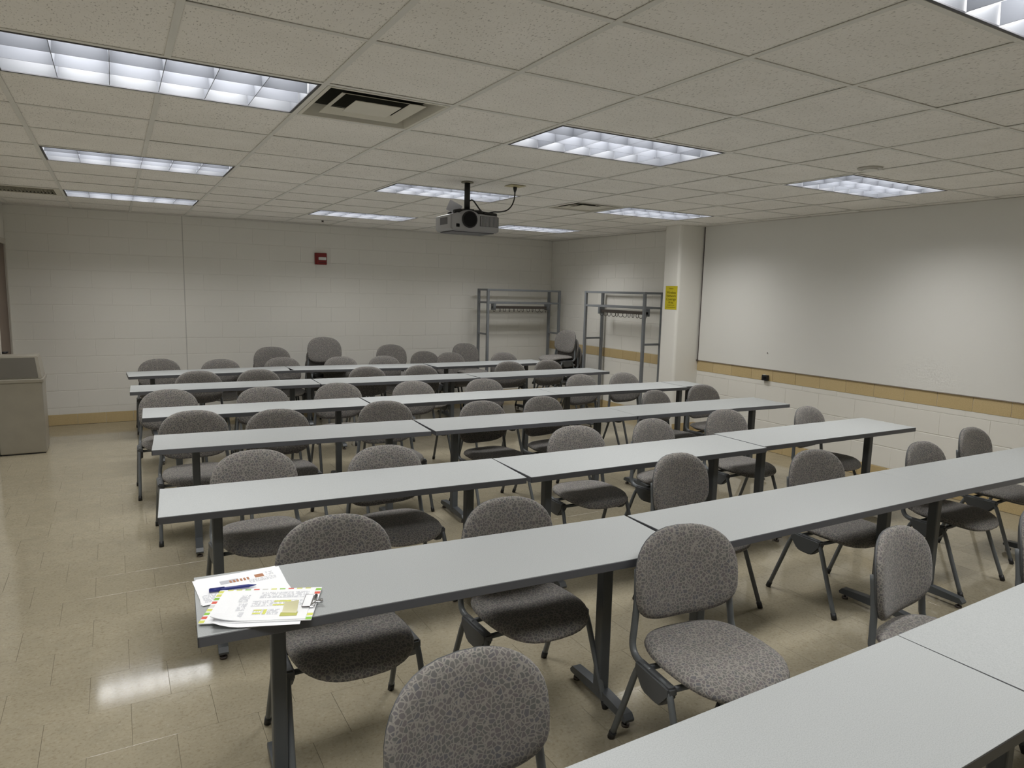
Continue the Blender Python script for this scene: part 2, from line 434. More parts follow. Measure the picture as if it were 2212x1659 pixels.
# ================================================================== CEILING FIXTURES
def build_lamp():
    t = thing('louver_light', 'x', 'ceiling light')
    W2, D2 = 2*FT-.016, FT-.016
    bm = bmesh.new()
    box(bm, -W2, W2, -D2, D2, .155, .165)
    box(bm, -W2, -W2+.006, -D2, D2, 0, .155); box(bm, W2-.006, W2, -D2, D2, 0, .155)
    box(bm, -W2, W2, -D2, -D2+.006, 0, .155); box(bm, -W2, W2, D2-.006, D2, 0, .155)
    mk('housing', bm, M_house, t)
    bm = bmesh.new(); q = .011
    for (a, c, d, e) in ((-W2, W2, -D2, -D2+q), (-W2, W2, D2-q, D2), (-W2, -W2+q, -D2+q, D2-q), (W2-q, W2, -D2+q, D2-q)): box(bm, a, c, d, e, -.004, .003, bev=.001)
    mk('shadow_gap_frame', bm, M_lampgap, t)  # near-black frame colour stands in for the shadow gap round the louver
    iw, idp = W2-q, D2-q
    LH = .072
    for k in range(1, 6):
        x = -iw+2*iw*k/6; bm = bmesh.new(); prism(bm, [(x-.0012, .002), (x+.0012, .002), (x+.007, LH), (x-.007, LH)], 'y', -idp, idp); mk('louver_blade', bm, M_louv, t)
    for k in range(1, 3):
        y = -idp+2*idp*k/3; bm = bmesh.new(); prism(bm, [(y-.0012, .002), (y+.0012, .002), (y+.007, LH), (y-.007, LH)], 'x', -iw, iw); mk('louver_blade', bm, M_louv, t)
    ld = bpy.data.lights.new('tube_glow', 'AREA'); ld.shape = 'RECTANGLE'; ld.size = 2*iw-.03; ld.size_y = 2*idp-.03
    ld.energy = LAMP_W; ld.color = LAMP_COL
    lo = link(bpy.data.objects.new('tube_light', ld)); lo.parent = t; lo.location = (0, 0, .15)
    return t
lamp0 = build_lamp()
cols = {0: 'left', 8: 'middle', 16: 'right'}
ordn = {-8: 'nearest', 0: 'second nearest', 8: 'third nearest', 16: 'farthest'}
first = True
for (u, v) in LAMPS:
    L = lamp0 if first else copy_tree(lamp0); first = False
    L.location = (gu(u+2), gv(v+1), ZC)
    tag(L, 'recessed louvered fluorescent ceiling light, %s in the %s column' % (ordn[v], cols[u]), 'ceiling light', 'louvered ceiling lights')

def build_vent(u, v, label):
    t = thing('ceiling_diffuser', label, 'air vent', (gu(u+1), gv(v+1), ZC), 0, 'square ceiling diffusers')
    h = FT-.014
    def ring(bm, o0, z0, o1, z1, th=.003):
        A = [bm.verts.new(p) for p in ((-o0, -o0, z0), (o0, -o0, z0), (o0, o0, z0), (-o0, o0, z0))]
        C = [bm.verts.new(p) for p in ((-o1, -o1, z1), (o1, -o1, z1), (o1, o1, z1), (-o1, o1, z1))]
        for k in range(4): bm.faces.new((A[k], A[(k+1) % 4], C[(k+1) % 4], C[k]))
    bm = bmesh.new(); ring(bm, h, -.003, h-.018, -.004); ring(bm, h-.018, -.004, h-.035, .055); mk('outer_flange', bm, M_vent, t)
    bm = bmesh.new(); ring(bm, .204, .000, .158, .026); ring(bm, .204, .000, .204, .003); mc = mk('middle_cone', bm, M_vent, t)
    bm = bmesh.new(); ring(bm, .2035, .003, .158, .029); mk('dust_shade_back', bm, M_void, mc)  # near-black upper face: slot shade put into the colour, along with dust
    bm = bmesh.new(); box(bm, -.112, .112, -.112, .112, .000, .003); cp = mk('centre_plate', bm, M_vent, t)
    bm = bmesh.new(); ring(bm, .1115, .0035, .05, .022); mk('dust_shade_back', bm, M_void, cp)  # same dark colour paints the shade above the plate, besides its dust
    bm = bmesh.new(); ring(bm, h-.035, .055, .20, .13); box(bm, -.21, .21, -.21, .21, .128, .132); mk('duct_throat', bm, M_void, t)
    return t
build_vent(4, 0, 'square ceiling diffuser with shaded, dusty slots beside the nearest left light')
build_vent(14, 8, 'square ceiling diffuser with dark slots beside the right column of lights')
g = thing('return_grille', 'dusty square return air grille beside the farthest left light', 'air vent', (gu(-1), gv(17), ZC))
h = FT-.014
bm = bmesh.new()
for (a, c, d, e) in ((-h, h, -h, -h+.05), (-h, h, h-.05, h), (-h, -h+.05, -h+.05, h-.05), (h-.05, h, -h+.05, h-.05)): box(bm, a, c, d, e, -.004, .004, bev=.001)
mk('grille_frame', bm, M_vent, g)
for k in range(16):
    x = -h+.05+(2*h-.1)*(k+.5)/16
    bm = bmesh.new(); prism(bm, [(x-.006, -.002), (x-.004, -.002), (x+.010, .02), (x+.008, .02)], 'y', -h+.05, h-.05); mk('slat', bm, M_ventd, g)
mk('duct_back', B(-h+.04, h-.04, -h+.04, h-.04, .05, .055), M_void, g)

t = thing('sprinkler_cover', 'small round white sprinkler cover plate near the second right light', 'sprinkler', (4.34, 2.836, ZC))
bm = bmesh.new(); disc(bm, (0, 0), .072, -.010, .001, 24, .078); mk('cover_plate', bm, mat('sprinkler_white', (.52, .50, .45), .4), t)
bm = bmesh.new(); disc(bm, (0, 0), .045, -.018, -.010, 24, .05); mk('cap', bm, M_tbar, t)
t = thing('fire_sprinkler', 'tiny dark sprinkler head on the ceiling near the back wall', 'sprinkler', (2.376, 9.139, ZC))
bm = bmesh.new(); disc(bm, (0, 0), .012, -.018, 0, 12, .016); mk('body', bm, M_hook, t)
bm = bmesh.new(); disc(bm, (0, 0), .016, -.023, -.019, 12); mk('deflector', bm, M_hook, t)

# projector on its pole
pj = thing('projector', 'silver ceiling projector hanging on a black pole', 'projector', (2.472, 5.058, ZC))
bm = bmesh.new(); disc(bm, (0, 0), .05, -.008, -.003, 20); mk('ceiling_plate', bm, M_ventd, pj)
bm = bmesh.new(); tube(bm, [(0, 0, -.008), (0, 0, -.235)], .023, 14); mk('pole', bm, M_blackp, pj)
x0, x1, y0, y1, z0, z1 = -.186, .243, -.10, .205, -.397, -.255
bm = bmesh.new()
prof = [(x0, z0+.02), (x0+.015, z0+.005), (x0+.06, z0), (x1-.02, z0), (x1, z0+.012), (x1, z1-.02), (x1-.02, z1-.008), (.075, z1)]
prof += [(-.025+.098*math.cos(a), z1-.036+.060*math.sin(a)) for a in [PI*.18+i*PI*.64/8 for i in range(9)]]
prof += [(-.125, z1), (x0+.05, z1-.004), (x0, z1-.02)]
prism(bm, prof, 'y', y0, y1); bmesh.ops.bevel(bm, geom=[e for e in bm.edges if abs(e.verts[0].co.y-e.verts[1].co.y) < 1e-5], offset=.008, segments=2, affect='EDGES')
body = mk('body', bm, M_proj, pj)
def ydisc(c, r, ya, yb, seg=24, r2=None):
    t = bmesh.new(); disc(t, (0, 0), r, 0, 1, seg, r2)
    for v in t.verts: v.co = Vector((c[0]+v.co.x, ya+(yb-ya)*v.co.z, c[1]+v.co.y))
    bmesh.ops.recalc_face_normals(t, faces=t.faces[:]); return t
bm = ydisc((-.026, -.305), .066, y0-.012, y0+.01, 28)
ring_o = mk('lens_ring', bm, M_blackp, pj)
mk('lens', ydisc((-.026, -.305), .056, y0-.016, y0, 28), M_lens, ring_o)
gr = mk('grille_recess', B(.068, x1-.006, y0-.0025, y0+.004, -.352, -.272), M_projd, pj)
for k in range(14):
    xx = .072+(x1-.082)*(k+.5)/14+.0
    mk('grille_fin', B(xx-.0028, xx+.0028, y0-.006, y0, -.350, -.274), M_proj, gr)
mk('sensor_window', B(-.142, -.112, y0-.003, y0+.002, -.368, -.342, bev=.003), M_lens, pj)
mk('foot_panel', B(x0+.03, x1-.03, y0+.03, y1-.03, z0-.006, z0+.004, bev=.002), M_projd, pj)
mk('side_vent', B(x0-.0015, x0+.003, y0+.07, y0+.21, -.345, -.29), M_projd, pj)
bm = bmesh.new(); box(bm, -.05, .05, -.045, .06, -.258, -.215, bev=.008); box(bm, .05, .11, -.05, .02, -.262, -.228, bev=.008)
for (a, c) in ((.15, -.05), (-.14, -.05), (.1, .13), (-.1, .14)): tube(bm, [(0, .0, -.235), (a*.6, c, -.236), (a, c, -.248)], .016, 6)
tube(bm, [(.12, -.06, -.246), (.235, -.06, -.252)], .018, 6)
mk('mount_spider', bm, M_blackp, pj)
bm = bmesh.new(); box(bm, -.07, .06, -.002, .002, -.045, .04, bev=.001)
sh = mk('clear_shield', bm, M_clear, pj, (-.085, .05, -.205)); sh.rotation_euler = (.25, .32, .2)
pl = thing('ceiling_cable_plate', 'square ivory outlet plate on the ceiling where the projector cord ends', 'outlet plate', (2.872, 4.983, ZC))
mk('plate', B(-.07, .07, -.06, .06, -.007, -.003, bev=.002), M_plate, pl)
mk('socket', B(-.02, .02, -.03, .03, -.012, -.006, bev=.003), M_plate, pl)
CO = Vector((.400, -.075, 0))
bm = bmesh.new(); tube(bm, [(0, 0, -.012), (0, 0, -.03), (-.002, 0, -.055)], [.017, .015, .007], 10); mk('plug', bm, M_blackp, pj, CO)
bm = bmesh.new(); tube(bm, smoothpath([(0, 0, -.05), (-.006, 0, -.11), (-.03, 0, -.165), (-.075, .0, -.205), (-.14, .0, -.222), (-.19, .005, -.226), (-.235, .02, -.236)], 5), .0055, 8); mk('power_cord', bm, M_blackp, pj, CO)
bm = bmesh.new(); tube(bm, smoothpath([(-.405, .075, -.20), (-.385, .06, -.15), (-.36, .05, -.145), (-.33, .05, -.175), (-.30, .04, -.215), (-.27, .03, -.238)], 5), .006, 8); mk('cord_loop', bm, M_blackp, pj, CO)

# ================================================================== WALL THINGS
t = thing('fire_alarm', 'red square fire alarm horn strobe high on back wall', 'fire alarm', (2.536, YB, 2.161))
mk('back_box', B(-.083, .083, -.035, 0, -.081, .081, bev=.004), M_red, t)
mk('face_plate', B(-.066, .080, -.048, -.034, -.075, .075, bev=.004), M_red, t)
ln = mk('strobe_lens', B(-.038, .068, -.066, -.046, -.018, .022, bev=.006), M_white, t)
mk('lower_slot', B(-.04, .07, -.0495, -.047, -.055, -.048), M_blackp, t)

t = thing('yellow_notice', 'yellow paper notice with black lettering taped to the pillar', 'sign', (PX, 6.515, 1.733))
mk('sheet', B(-.0016, -.0004, -.106, .106, -.147, .147), M_yell, t)
for s, size, z in (('Notice', .026, .112), ('Wireless', .046, .055), ('Network', .046, .014), ('Coverage', .046, -.028), ('Area', .046, -.066), ('brought to you', .021, -.093), ('by Technology Services', .017, -.118)):
    bm = text_bm(s, size)
    for v in bm.verts: v.co = Vector((-.0018-abs(v.co.z)*.2, -v.co.x, v.co.y))
    mk('lettering', bm, M_ink, t, (0, 0, z-.005))
t = thing('black_wall_clip', 'small black box on the tan tile band of the right wall', 'wall box', (XR-.002, 5.292, .849))
mk('body', B(-.042, 0, -.036, .040, -.034, .030, bev=.004), M_blackp, t)
mk('front_dial', B(-.052, -.044, -.03, .01, -.014, .016, bev=.003), M_lens, t)
mk('top_edge', B(-.03, -.004, .008, .032, .030, .033), M_white, t)

# door on the left wall
door = struct(link(bpy.data.objects.new('door_1', None)), 'brown wooden door in the left wall'); door.location = (XL, 9.2, 0)
mk('door_leaf', B(-.02, .012, -.44, .44, .01, 2.16, bev=.002), M_door, door)
bm = bmesh.new(); box(bm, -.02, .030, .44, .50, 0, 2.22, bev=.003); box(bm, -.02, .030, -.50, -.44, 0, 2.22, bev=.003); box(bm, -.02, .030, -.44, .44, 2.16, 2.22, bev=.003)
mk('door_frame', bm, M_doorf, door)
bm = bmesh.new(); tube(bm, [(.01, -.36, 1.0), (.06, -.36, 1.0)], .012, 8); tube(bm, [(.06, -.37, 1.0), (.06, -.25, 1.0)], .009, 8)
mk('door_handle', bm, M_blackp, door)

# waste bin with sloping hood
t = thing('waste_bin', 'brushed steel square waste bin with sloping hood by the door', 'waste bin', (-.90, 8.52, 0))
hw, hd = .195, .20
mk('body', B(-hw, hw, -hd, hd, .01, .74, bev=.012, seg=2), M_bin, t)
mk('rim', B(-hw-.012, hw+.012, -hd-.012, hd+.012, .735, .775, bev=.008, seg=2), M_bin, t)
bm = bmesh.new()
A = [(-hw, -hd, .772), (hw, -hd, .772), (hw, hd, .772), (-hw, hd, .772)]; C = [(-hw+.03, -hd+.05, 1.0), (hw-.03, -hd+.05, 1.0), (hw-.03, hd-.05, 1.0), (-hw+.03, hd-.05, 1.0)]
A = [bm.verts.new(p) for p in A]; C = [bm.verts.new(p) for p in C]
for k in range(4): bm.faces.new((A[k], A[(k+1) % 4], C[(k+1) % 4], C[k]))
bm.faces.new(C); bm.faces.new(A[::-1]); bmesh.ops.bevel(bm, geom=bm.edges[:], offset=.008, segments=2, affect='EDGES')
hood = mk('hood', bm, M_bin, t)
bm = bmesh.new(); A = [bm.verts.new(p) for p in ((-.165, -hd-.001+.004, .785), (.165, -hd-.001+.004, .785), (.14, -hd+.044, .985), (-.14, -hd+.044, .985))]
bm.faces.new(A); r = bmesh.ops.extrude_face_region(bm, geom=bm.faces[:]); bmesh.ops.translate(bm, vec=(0, -.007, .002), verts=[e for e in r['geom'] if isinstance(e, bmesh.types.BMVert)])
bmesh.ops.recalc_face_normals(bm, faces=bm.faces[:])
mk('swing_flap', bm, M_bind, hood)
mk('plinth', B(-hw+.01, hw-.01, -hd+.01, hd-.01, 0, .012), M_blackp, t)

# coat racks
def build_rack(label, loc, rotz):
    """long axis along local x, 1.32 long, .31 deep, front at -y"""
    t = thing('coat_rack', label, 'coat rack', loc, rotz, 'grey steel coat racks')
    hx, hy, H, q = .66, .155, 1.80, .019
    for sx in (-1, 1):
        for sy in (-1, 1):
            mk('post', B(sx*hx-q, sx*hx+q, sy*hy-q, sy*hy+q, 0, H, bev=.003), M_rack, t)
        mk('side_bar', B(sx*hx-.012, sx*hx+.012, -hy, hy, 1.085, 1.113, bev=.003), M_rack, t)
        mk('side_bar', B(sx*hx-.012, sx*hx+.012, -hy, hy, 1.575, 1.60, bev=.003), M_rack, t)
        mk('side_bar', B(sx*hx-.012, sx*hx+.012, -hy, hy, H-.03, H, bev=.003), M_rack, t)
        mk('side_bar', B(sx*hx-.012, sx*hx+.012, -hy, hy, .10, .128, bev=.003), M_rack, t)
    for sy in (-1, 1):
        mk('top_rail', B(-hx, hx, sy*hy-.012, sy*hy+.012, H-.03, H, bev=.003), M_rack, t)
    mk('shelf_rail', B(-hx, hx, -hy-.012, -hy+.012, 1.572, 1.602, bev=.003), M_rack, t)
    mk('shelf_rail', B(-hx, hx, hy-.012, hy+.012, 1.572, 1.602, bev=.003), M_rack, t)
    for sx in (-.48, .52): mk('rail_hanger', B(sx-.02, sx+.02, -.05, .05, 1.47, 1.60, bev=.003), M_rack, t)
    bar = mk('hook_bar', B(-.50, .54, -.022, .022, 1.492, 1.535, bev=.004), M_hook, t)
    for k in range(12):
        x = -.46+k*.088+random.uniform(-.012, .012); a = random.uniform(-.5, .5)
        bm = bmesh.new(); n = 10; R_ = .034
        ring = [(x+math.sin(a)*R_*math.cos(2*PI*i/n), math.cos(a)*R_*math.cos(2*PI*i/n), 1.492+R_*math.sin(2*PI*i/n)-.018) for i in range(n+1)]
        tube(bm, ring, .0042, 5, caps=False); mk('hanger_ring', bm, M_hook, bar)
    return t
build_rack('grey steel coat rack standing in the back corner', (5.635, 9.55, 0), 0)
build_rack('grey steel coat rack standing along the right wall by the pillar', (6.235, 7.695, 0), -PI/2)

# ================================================================== TABLES
TH = .737
ROWN = {1: 'nearest', 2: 'second', 3: 'third', 4: 'fourth', 5: 'fifth', 6: 'sixth', 7: 'seventh, rearmost'}
def build_table(a, c, depth, label, small=False):
    """a, c: ends of the far long edge (x, y)"""
    a, c = Vector((*a, 0)), Vector((*c, 0)); d = c-a; Lg = d.length-.001; ang = math.atan2(d.y, d.x)
    nrm = Vector((math.sin(ang), -math.cos(ang), 0)); ctr = (a+c)/2+nrm*depth/2
    t = thing('classroom_table', label, 'table', ctr, ang, 'grey classroom tables in rows')
    hl, hd = Lg/2, depth/2
    mk('tabletop', B(-hl+.0008, hl-.0008, -hd+.0008, hd-.0008, TH-.0022, TH, bev=.0006), M_lam, t)
    bm = bmesh.new()
    for (p, q, r, s) in ((-hl, hl, -hd, -hd+.006), (-hl, hl, hd-.006, hd), (-hl, -hl+.006, -hd, hd), (hl-.006, hl, -hd, hd)): box(bm, p, q, r, s, TH-.034, TH-.0018, bev=.0015)
    mk('edge_band', bm, M_lam_edge, t)
    mk('underside', B(-hl+.006, hl-.006, -hd+.006, hd-.006, TH-.030, TH-.0022), mat('table_underside', (.10, .10, .10), .7), t)
    for sx in (-1, 1):
        x = sx*(hl-(.25 if not small else .10))
        leg = mk('leg', B(x-.024, x+.024, -.028, .028, .045, TH-.036, bev=.007, seg=2), M_leg, t)
        bm = bmesh.new(); L2 = depth/2-.015
        prism(bm, [(-L2, .030), (L2, .030), (L2+.004, .042), (L2-.014, .062), (.05, .072), (-.05, .072), (-L2+.014, .062), (-L2-.004, .042)], 'x', x-.022, x+.022)
        mk('foot_bar', bm, M_leg, leg)
        for sy in (-1, 1):
            bm = bmesh.new(); disc(bm, (x, sy*(L2-.025)), .017, 0, .012, 12); disc(bm, (x, sy*(L2-.025)), .006, .012, .032, 8); mk('glide', bm, M_hook, leg)
        mk('mounting_plate', B(x-.03, x+.03, -hd+.04, hd-.04, TH-.037, TH-.031), M_leg, leg)
    return t
TABLES = {
 1: [((.17, 1.048), (2.0165, 1.065)), ((2.018, 1.065), (3.86, 1.104))],
 2: [((.163, 2.480), (1.990, 2.354)), ((2.000, 2.345), (3.905, 2.335)), ((3.906, 2.336), (5.74, 2.298))],
 3: [((.12, 3.710), (1.947, 3.585)), ((1.950, 3.582), (3.832, 3.545)), ((3.845, 3.580), (5.625, 3.550))],
 4: [((.16, 5.110), (1.972, 4.970)), ((1.984, 4.960), (3.820, 4.875)), ((3.821, 4.876), (5.665, 4.793))],
 5: [((.13, 6.290), (1.930, 6.215)), ((1.942, 6.210), (3.865, 6.160)), ((3.872, 6.165), (5.575, 6.100)), ((5.592, 6.105), (5.93, 6.090))],
 6: [((.07, 7.770), (1.850, 7.715)), ((1.862, 7.705), (3.710, 7.628)), ((3.713, 7.630), (5.650, 7.650))],
 7: [((.05, 9.005), (1.845, 9.060)), ((1.858, 9.060), (3.675, 8.868)), ((3.679, 8.870), (5.500, 8.915))],
}
posn = {2: ['left', 'right'], 3: ['left', 'middle', 'right'], 4: ['left', 'middle', 'right', 'x']}
for r, ts in TABLES.items():
    for i, (a, c) in enumerate(ts):
        if i == 3: build_table(a, c, .43, 'very short grey table at the right end of the fifth row', True)
        elif r == 1: build_table(a, c, .425, 'light grey table in the nearest row, %s of the two' % posn[2][i])
        else: build_table(a, c, .46 if r == 2 else .475, 'light grey table with dark edge, %s one in the %s row' % (posn[len(ts)][i], ROWN[r]))

# ================================================================== CHAIRS
def sgn(x): return -1 if x < 0 else 1
def outline_back(n):
    out = []
    for i in range(n):
        t = 2*PI*i/n; c, s = math.cos(t), math.sin(t)
        if s >= 0: e, bz = 2/2.55, .195
        else: e, bz = 2/3.4, .155
        x = .238*sgn(c)*abs(c)**e; z = bz*sgn(s)*abs(s)**e
        if s < 0: x *= 1-.10*abs(s)**2
        out.append((x, z))
    return out
def outline_seat(n):
    out = []
    for i in range(n):
        t = 2*PI*i/n; c, s = math.cos(t), math.sin(t); e = 2/2.9
        y = .235*sgn(s)*abs(s)**e; x = .232*sgn(c)*abs(c)**e*(1-.05*max(0, y/.235))
        out.append((x, y))
    return out
def lens_mesh(outl, top, bot, rings=(.25, .5, .7, .84, .93, .98, 1.0), brings=(.97, .7, .35)):
    bm = bmesh.new(); n = len(outl); loops = []
    ct_ = bm.verts.new(top(0, 0, 0))
    for r in rings: loops.append([bm.verts.new(top(a*r, b_*r, r)) for a, b_ in outl])
    for r in brings: loops.append([bm.verts.new(bot(a*r, b_*r, r)) for a, b_ in outl])
    cb_ = bm.verts.new(bot(0, 0, 0))
    for i in range(n): bm.faces.new((ct_, loops[0][i], loops[0][(i+1) % n]))
    for A, C in zip(loops, loops[1:]):
        for i in range(n): bm.faces.new((A[i], C[i], C[(i+1) % n], A[(i+1) % n]))
    for i in range(n): bm.faces.new((cb_, loops[-1][(i+1) % n], loops[-1][i]))
    bmesh.ops.recalc_face_normals(bm, faces=bm.faces[:])
    return bm
def yb(x, z): return .195+(z-.5)*.12-.052*(x/.238)**2
ZM = .648
def build_chair():
    t = thing('stacking_chair', 'x', 'chair')
    ht = lambda r: max(0, 1-r**7)**.5
    bm = lens_mesh(outline_back(36), lambda a, b_, r: Vector((a, yb(a, ZM+b_)-.006-.026*ht(r), ZM+b_)), lambda a, b_, r: Vector((a, yb(a, ZM+b_)+.004, ZM+b_)))
    mk('backrest', bm, M_fab, t, smooth=True)
    bm = lens_mesh([(a*.985, b_*.985) for a, b_ in outline_back(36)], lambda a, b_, r: Vector((a, yb(a, ZM+b_)+.004+.016*ht(r), ZM+b_)), lambda a, b_, r: Vector((a, yb(a, ZM+b_)+.002, ZM+b_)))
    mk('back_shell', bm, M_shell, t, smooth=True)
    def zs(x, y):
        d = max(0, (-y-.07)/.17); return .437-.030*d*d+.012*max(0, (y-.05)/.18)+.010*(x/.23)**2
    YC = -.015
    bm = lens_mesh(outline_seat(36), lambda a, b_, r: Vector((a, b_+YC, zs(a, b_)-.022+.034*ht(r))), lambda a, b_, r: Vector((a*.97, b_*.97+YC, zs(a, b_)-.026-.006*(1-r))))
    seat = mk('seat', bm, M_fab, t, smooth=True)
    bm = lens_mesh([(a*.95, b_*.95) for a, b_ in outline_seat(28)], lambda a, b_, r: Vector((a, b_+YC, zs(a, b_)-.022)), lambda a, b_, r: Vector((a*.95, b_*.95+YC, zs(a, b_)-.038-.010*(1-r*r))), rings=(.5, 1.0), brings=(.97, .6))
    mk('seat_pan', bm, M_shell, t, smooth=True)
    for s in (-1, 1):
        bm = bmesh.new(); tube(bm, smoothpath([(s*.205, .196, .70), (s*.214, .178, .58), (s*.226, .170, .48), (s*.233, .165, .425), (s*.236, .140, .394), (s*.237, .09, .384), (s*.237, 0, .382)], 4), .0125, 8, ry=.0145)
        mk('back_upright', bm, M_frame, t)
        bm = bmesh.new(); prism(bm, [(.104, .398), (-.104, .398), (-.106, .366), (-.060, .312), (-.035, .302), (.035, .302), (.060, .312), (.106, .366)], 'x', s*.222, s*.262)
        bmesh.ops.bevel(bm, geom=bm.edges[:], offset=.007, segments=2, affect='EDGES')
        mk('leg_bracket', bm, M_shell, t)
        for q in (-1, 1):
            foot = Vector((s*.262, q*.238, .006)); kn = Vector((s*.250, q*.105, .352))
            bm = bmesh.new(); tube(bm, smoothpath([(s*.244, q*.03, .388), (s*.246, q*.075, .384), kn, kn.lerp(foot, .4), foot], 3), .0125, 8)
            leg = mk('leg', bm, M_frame, t)
            d = (kn-foot).normalized(); bm = bmesh.new(); tube(bm, [foot-d*.004, foot+d*.030], .0148, 8); mk('foot_cap', bm, M_blackp, leg)
    for q in (-1, 1):
        bm = bmesh.new(); tube(bm, [(-.225, q*.075, .374), (.225, q*.075, .374)], .011, 8); mk('crossbar', bm, M_frame, t)
    return t
chair0 = build_chair(); used = [False]
def put_chair(x, y, th, label, group, z=0.0, sc=1.0):
    """x, y: where the top of the backrest is; th: turn in degrees, 0 faces the viewer's end (-y)"""
    c = copy_tree(chair0) if used[0] else chair0; used[0] = True
    a = math.radians(th)
    c.location = (x+math.sin(a)*.232, y-math.cos(a)*.232, z); c.rotation_euler = (0, 0, a); c.scale = (sc, sc, sc)
    return tag(c, label, 'chair', group)
CH = {
 1: [(.693, 1.428, 3), (1.875, 1.875, -7), (2.68, 1.50, 8), (3.54, 1.37, 5)],
 2: [(.69, 2.64, 0), (1.44, 2.55, 1), (2.78, 2.88, 6), (3.64, 2.60, -4), (4.54, 2.45, 2), (5.43, 2.59, 3)],
 3: [(.60, 3.95, 3), (1.30, 3.77, 2), (2.71, 3.82, -4), (3.40, 3.82, 9), (4.27, 3.91, 0), (5.08, 3.74, 8)],
 4: [(.43, 5.42, 0), (.99, 5.26, 0), (1.86, 5.33, -2), (2.60, 5.04, 5), (3.22, 5.07, 9), (4.48, 5.01, 14), (5.26, 5.15, 2)],
 5: [(.34, 6.61, 0), (1.10, 6.49, 1), (1.81, 6.54, -1), (2.54, 6.43, 2), (3.31, 6.36, 1), (4.54, 6.33, 5), (5.15, 6.31, 3)],
 6: [(.71, 7.97, 0), (1.31, 7.92, 2), (2.52, 7.83, 0), (3.18, 7.78, 1), (4.48, 7.86, -3), (5.09, 7.87, 2)],
 7: [(.41, 9.40, 0), (1.08, 9.17, 1), (1.83, 9.21, 0), (2.57, 9.10, -1), (3.16, 9.05, 1), (4.28, 9.30, 2), (5.07, 9.08, 0)],
}
NTH = ['leftmost', 'second from left', 'third from left', 'fourth from left', 'fifth from left', 'sixth from left', 'seventh from left']
for r, cs in CH.items():
    for i, (x, y, th) in enumerate(cs):
        n = NTH[i] if i < len(cs)-1 else 'rightmost'
        put_chair(x, y, th, 'grey patterned chair tucked behind the %s table row, %s' % (ROWN[r], n), 'chairs facing the tables', 0.0, 1.02 if (r, i) == (1, 1) else 1.0)
def stack(x, y, th, n, where):
    a = math.radians(th); ff = Vector((math.sin(a), -math.cos(a)))
    for k in range(n):
        lev = ['bottom', 'second', 'third', 'top'][k] if n == 4 else (['bottom', 'middle', 'top'][k] if n == 3 else ['lower', 'upper'][k])
        b_ = (n-1-k)*.065
        put_chair(x-ff.x*b_, y-ff.y*b_, th, 'grey patterned chair, %s in the stack %s' % (lev, where), 'stacked grey chairs', k*.12)
stack(1.75, 9.45, 0, 2, 'of two left of the three-high stack')
stack(2.44, 9.45, 2, 3, 'of three against the back wall')
stack(3.41, 9.47, 4, 2, 'of two right of the three-high stack')
put_chair(3.97, 9.56, 3, 'single grey patterned chair pushed against the back wall', 'chairs along the back wall')
stack(4.60, 9.47, 5, 2, 'of two beside the corner coat rack')
stack(6.00, 8.66, -84, 4, 'in the corner between the two coat racks')

# ================================================================== PAPERS ON THE SECOND ROW
TZ = TH
def sheet(name, w_, h_, z, curl=None, th=.0006, m=M_paper, parent=None, nx=10, ny=8):
    bm = bmesh.new(); top = [[None]*(ny+1) for _ in range(nx+1)]; lo = [[None]*(ny+1) for _ in range(nx+1)]
    for i in range(nx+1):
        for j in range(ny+1):
            x, y = -w_/2+w_*i/nx, -h_/2+h_*j/ny; dz = curl(x, y) if curl else 0
            top[i][j] = bm.verts.new((x, y, z+th+dz)); lo[i][j] = bm.verts.new((x, y, z+dz))
    for i in range(nx):
        for j in range(ny):
            bm.faces.new((top[i][j], top[i+1][j], top[i+1][j+1], top[i][j+1])); bm.faces.new((lo[i][j], lo[i][j+1], lo[i+1][j+1], lo[i+1][j]))
    for i in range(nx):
        bm.faces.new((lo[i][0], lo[i+1][0], top[i+1][0], top[i][0])); bm.faces.new((top[i][ny], top[i+1][ny], lo[i+1][ny], lo[i][ny]))
    for j in range(ny):
        bm.faces.new((top[0][j], top[0][j+1], lo[0][j+1], lo[0][j])); bm.faces.new((lo[nx][j], lo[nx][j+1], top[nx][j+1], top[nx][j]))
    return mk(name, bm, m, parent, smooth=False)
def patch(parent, x0, x1, y0, y1, z, m, name='printed_block'):
    return mk(name, B(x0, x1, y0, y1, z, z+.0003), m, parent)
# loose stack of printed pages
t = thing('page_stack', 'loose stack of white printed pages lying under the clipboard', 'papers', (.304, 2.338, TZ), math.radians(-1))
s1 = sheet('page', .279, .216, .0005, None, .003, parent=t)
s2 = sheet('page', .279, .216, .0036, None, .0006, parent=t); s2.rotation_euler = (0, 0, math.radians(4)); s2.location = (-.004, -.002, 0)
s3 = sheet('page', .19, .20, .0003, None, .0009, parent=t); s3.rotation_euler = (0, 0, math.radians(7)); s3.location = (-.012, -.125, 0)
z = .0043
patch(s2, -.06, .0, .03, .06, z, M_greyp, 'table_print')
for k in range(6): patch(s2, -.03+k*.0115, -.023+k*.0115, .030, .052, z+.0003, M_brownp, 'bar_print')
patch(s2, .055, .085, .035, .062, z, M_brownp, 'chart_print'); patch(s2, .095, .118, .040, .072, z, M_text); patch(s2, .03, .12, .0, .028, z, M_text); patch(s2, -.13, -.07, -.09, -.03, z, M_text)
# page sticking out beneath the clipboard, its corner lifted
t = thing('loose_page', 'white page with a curled corner sticking out below the clipboard', 'papers', (.325, 2.095, TZ), math.radians(-20))
sheet('page', .255, .20, .0043+.0012, lambda x, y: .022*max(0, (-x-y-.14)/.09)**2, .0006, parent=t)
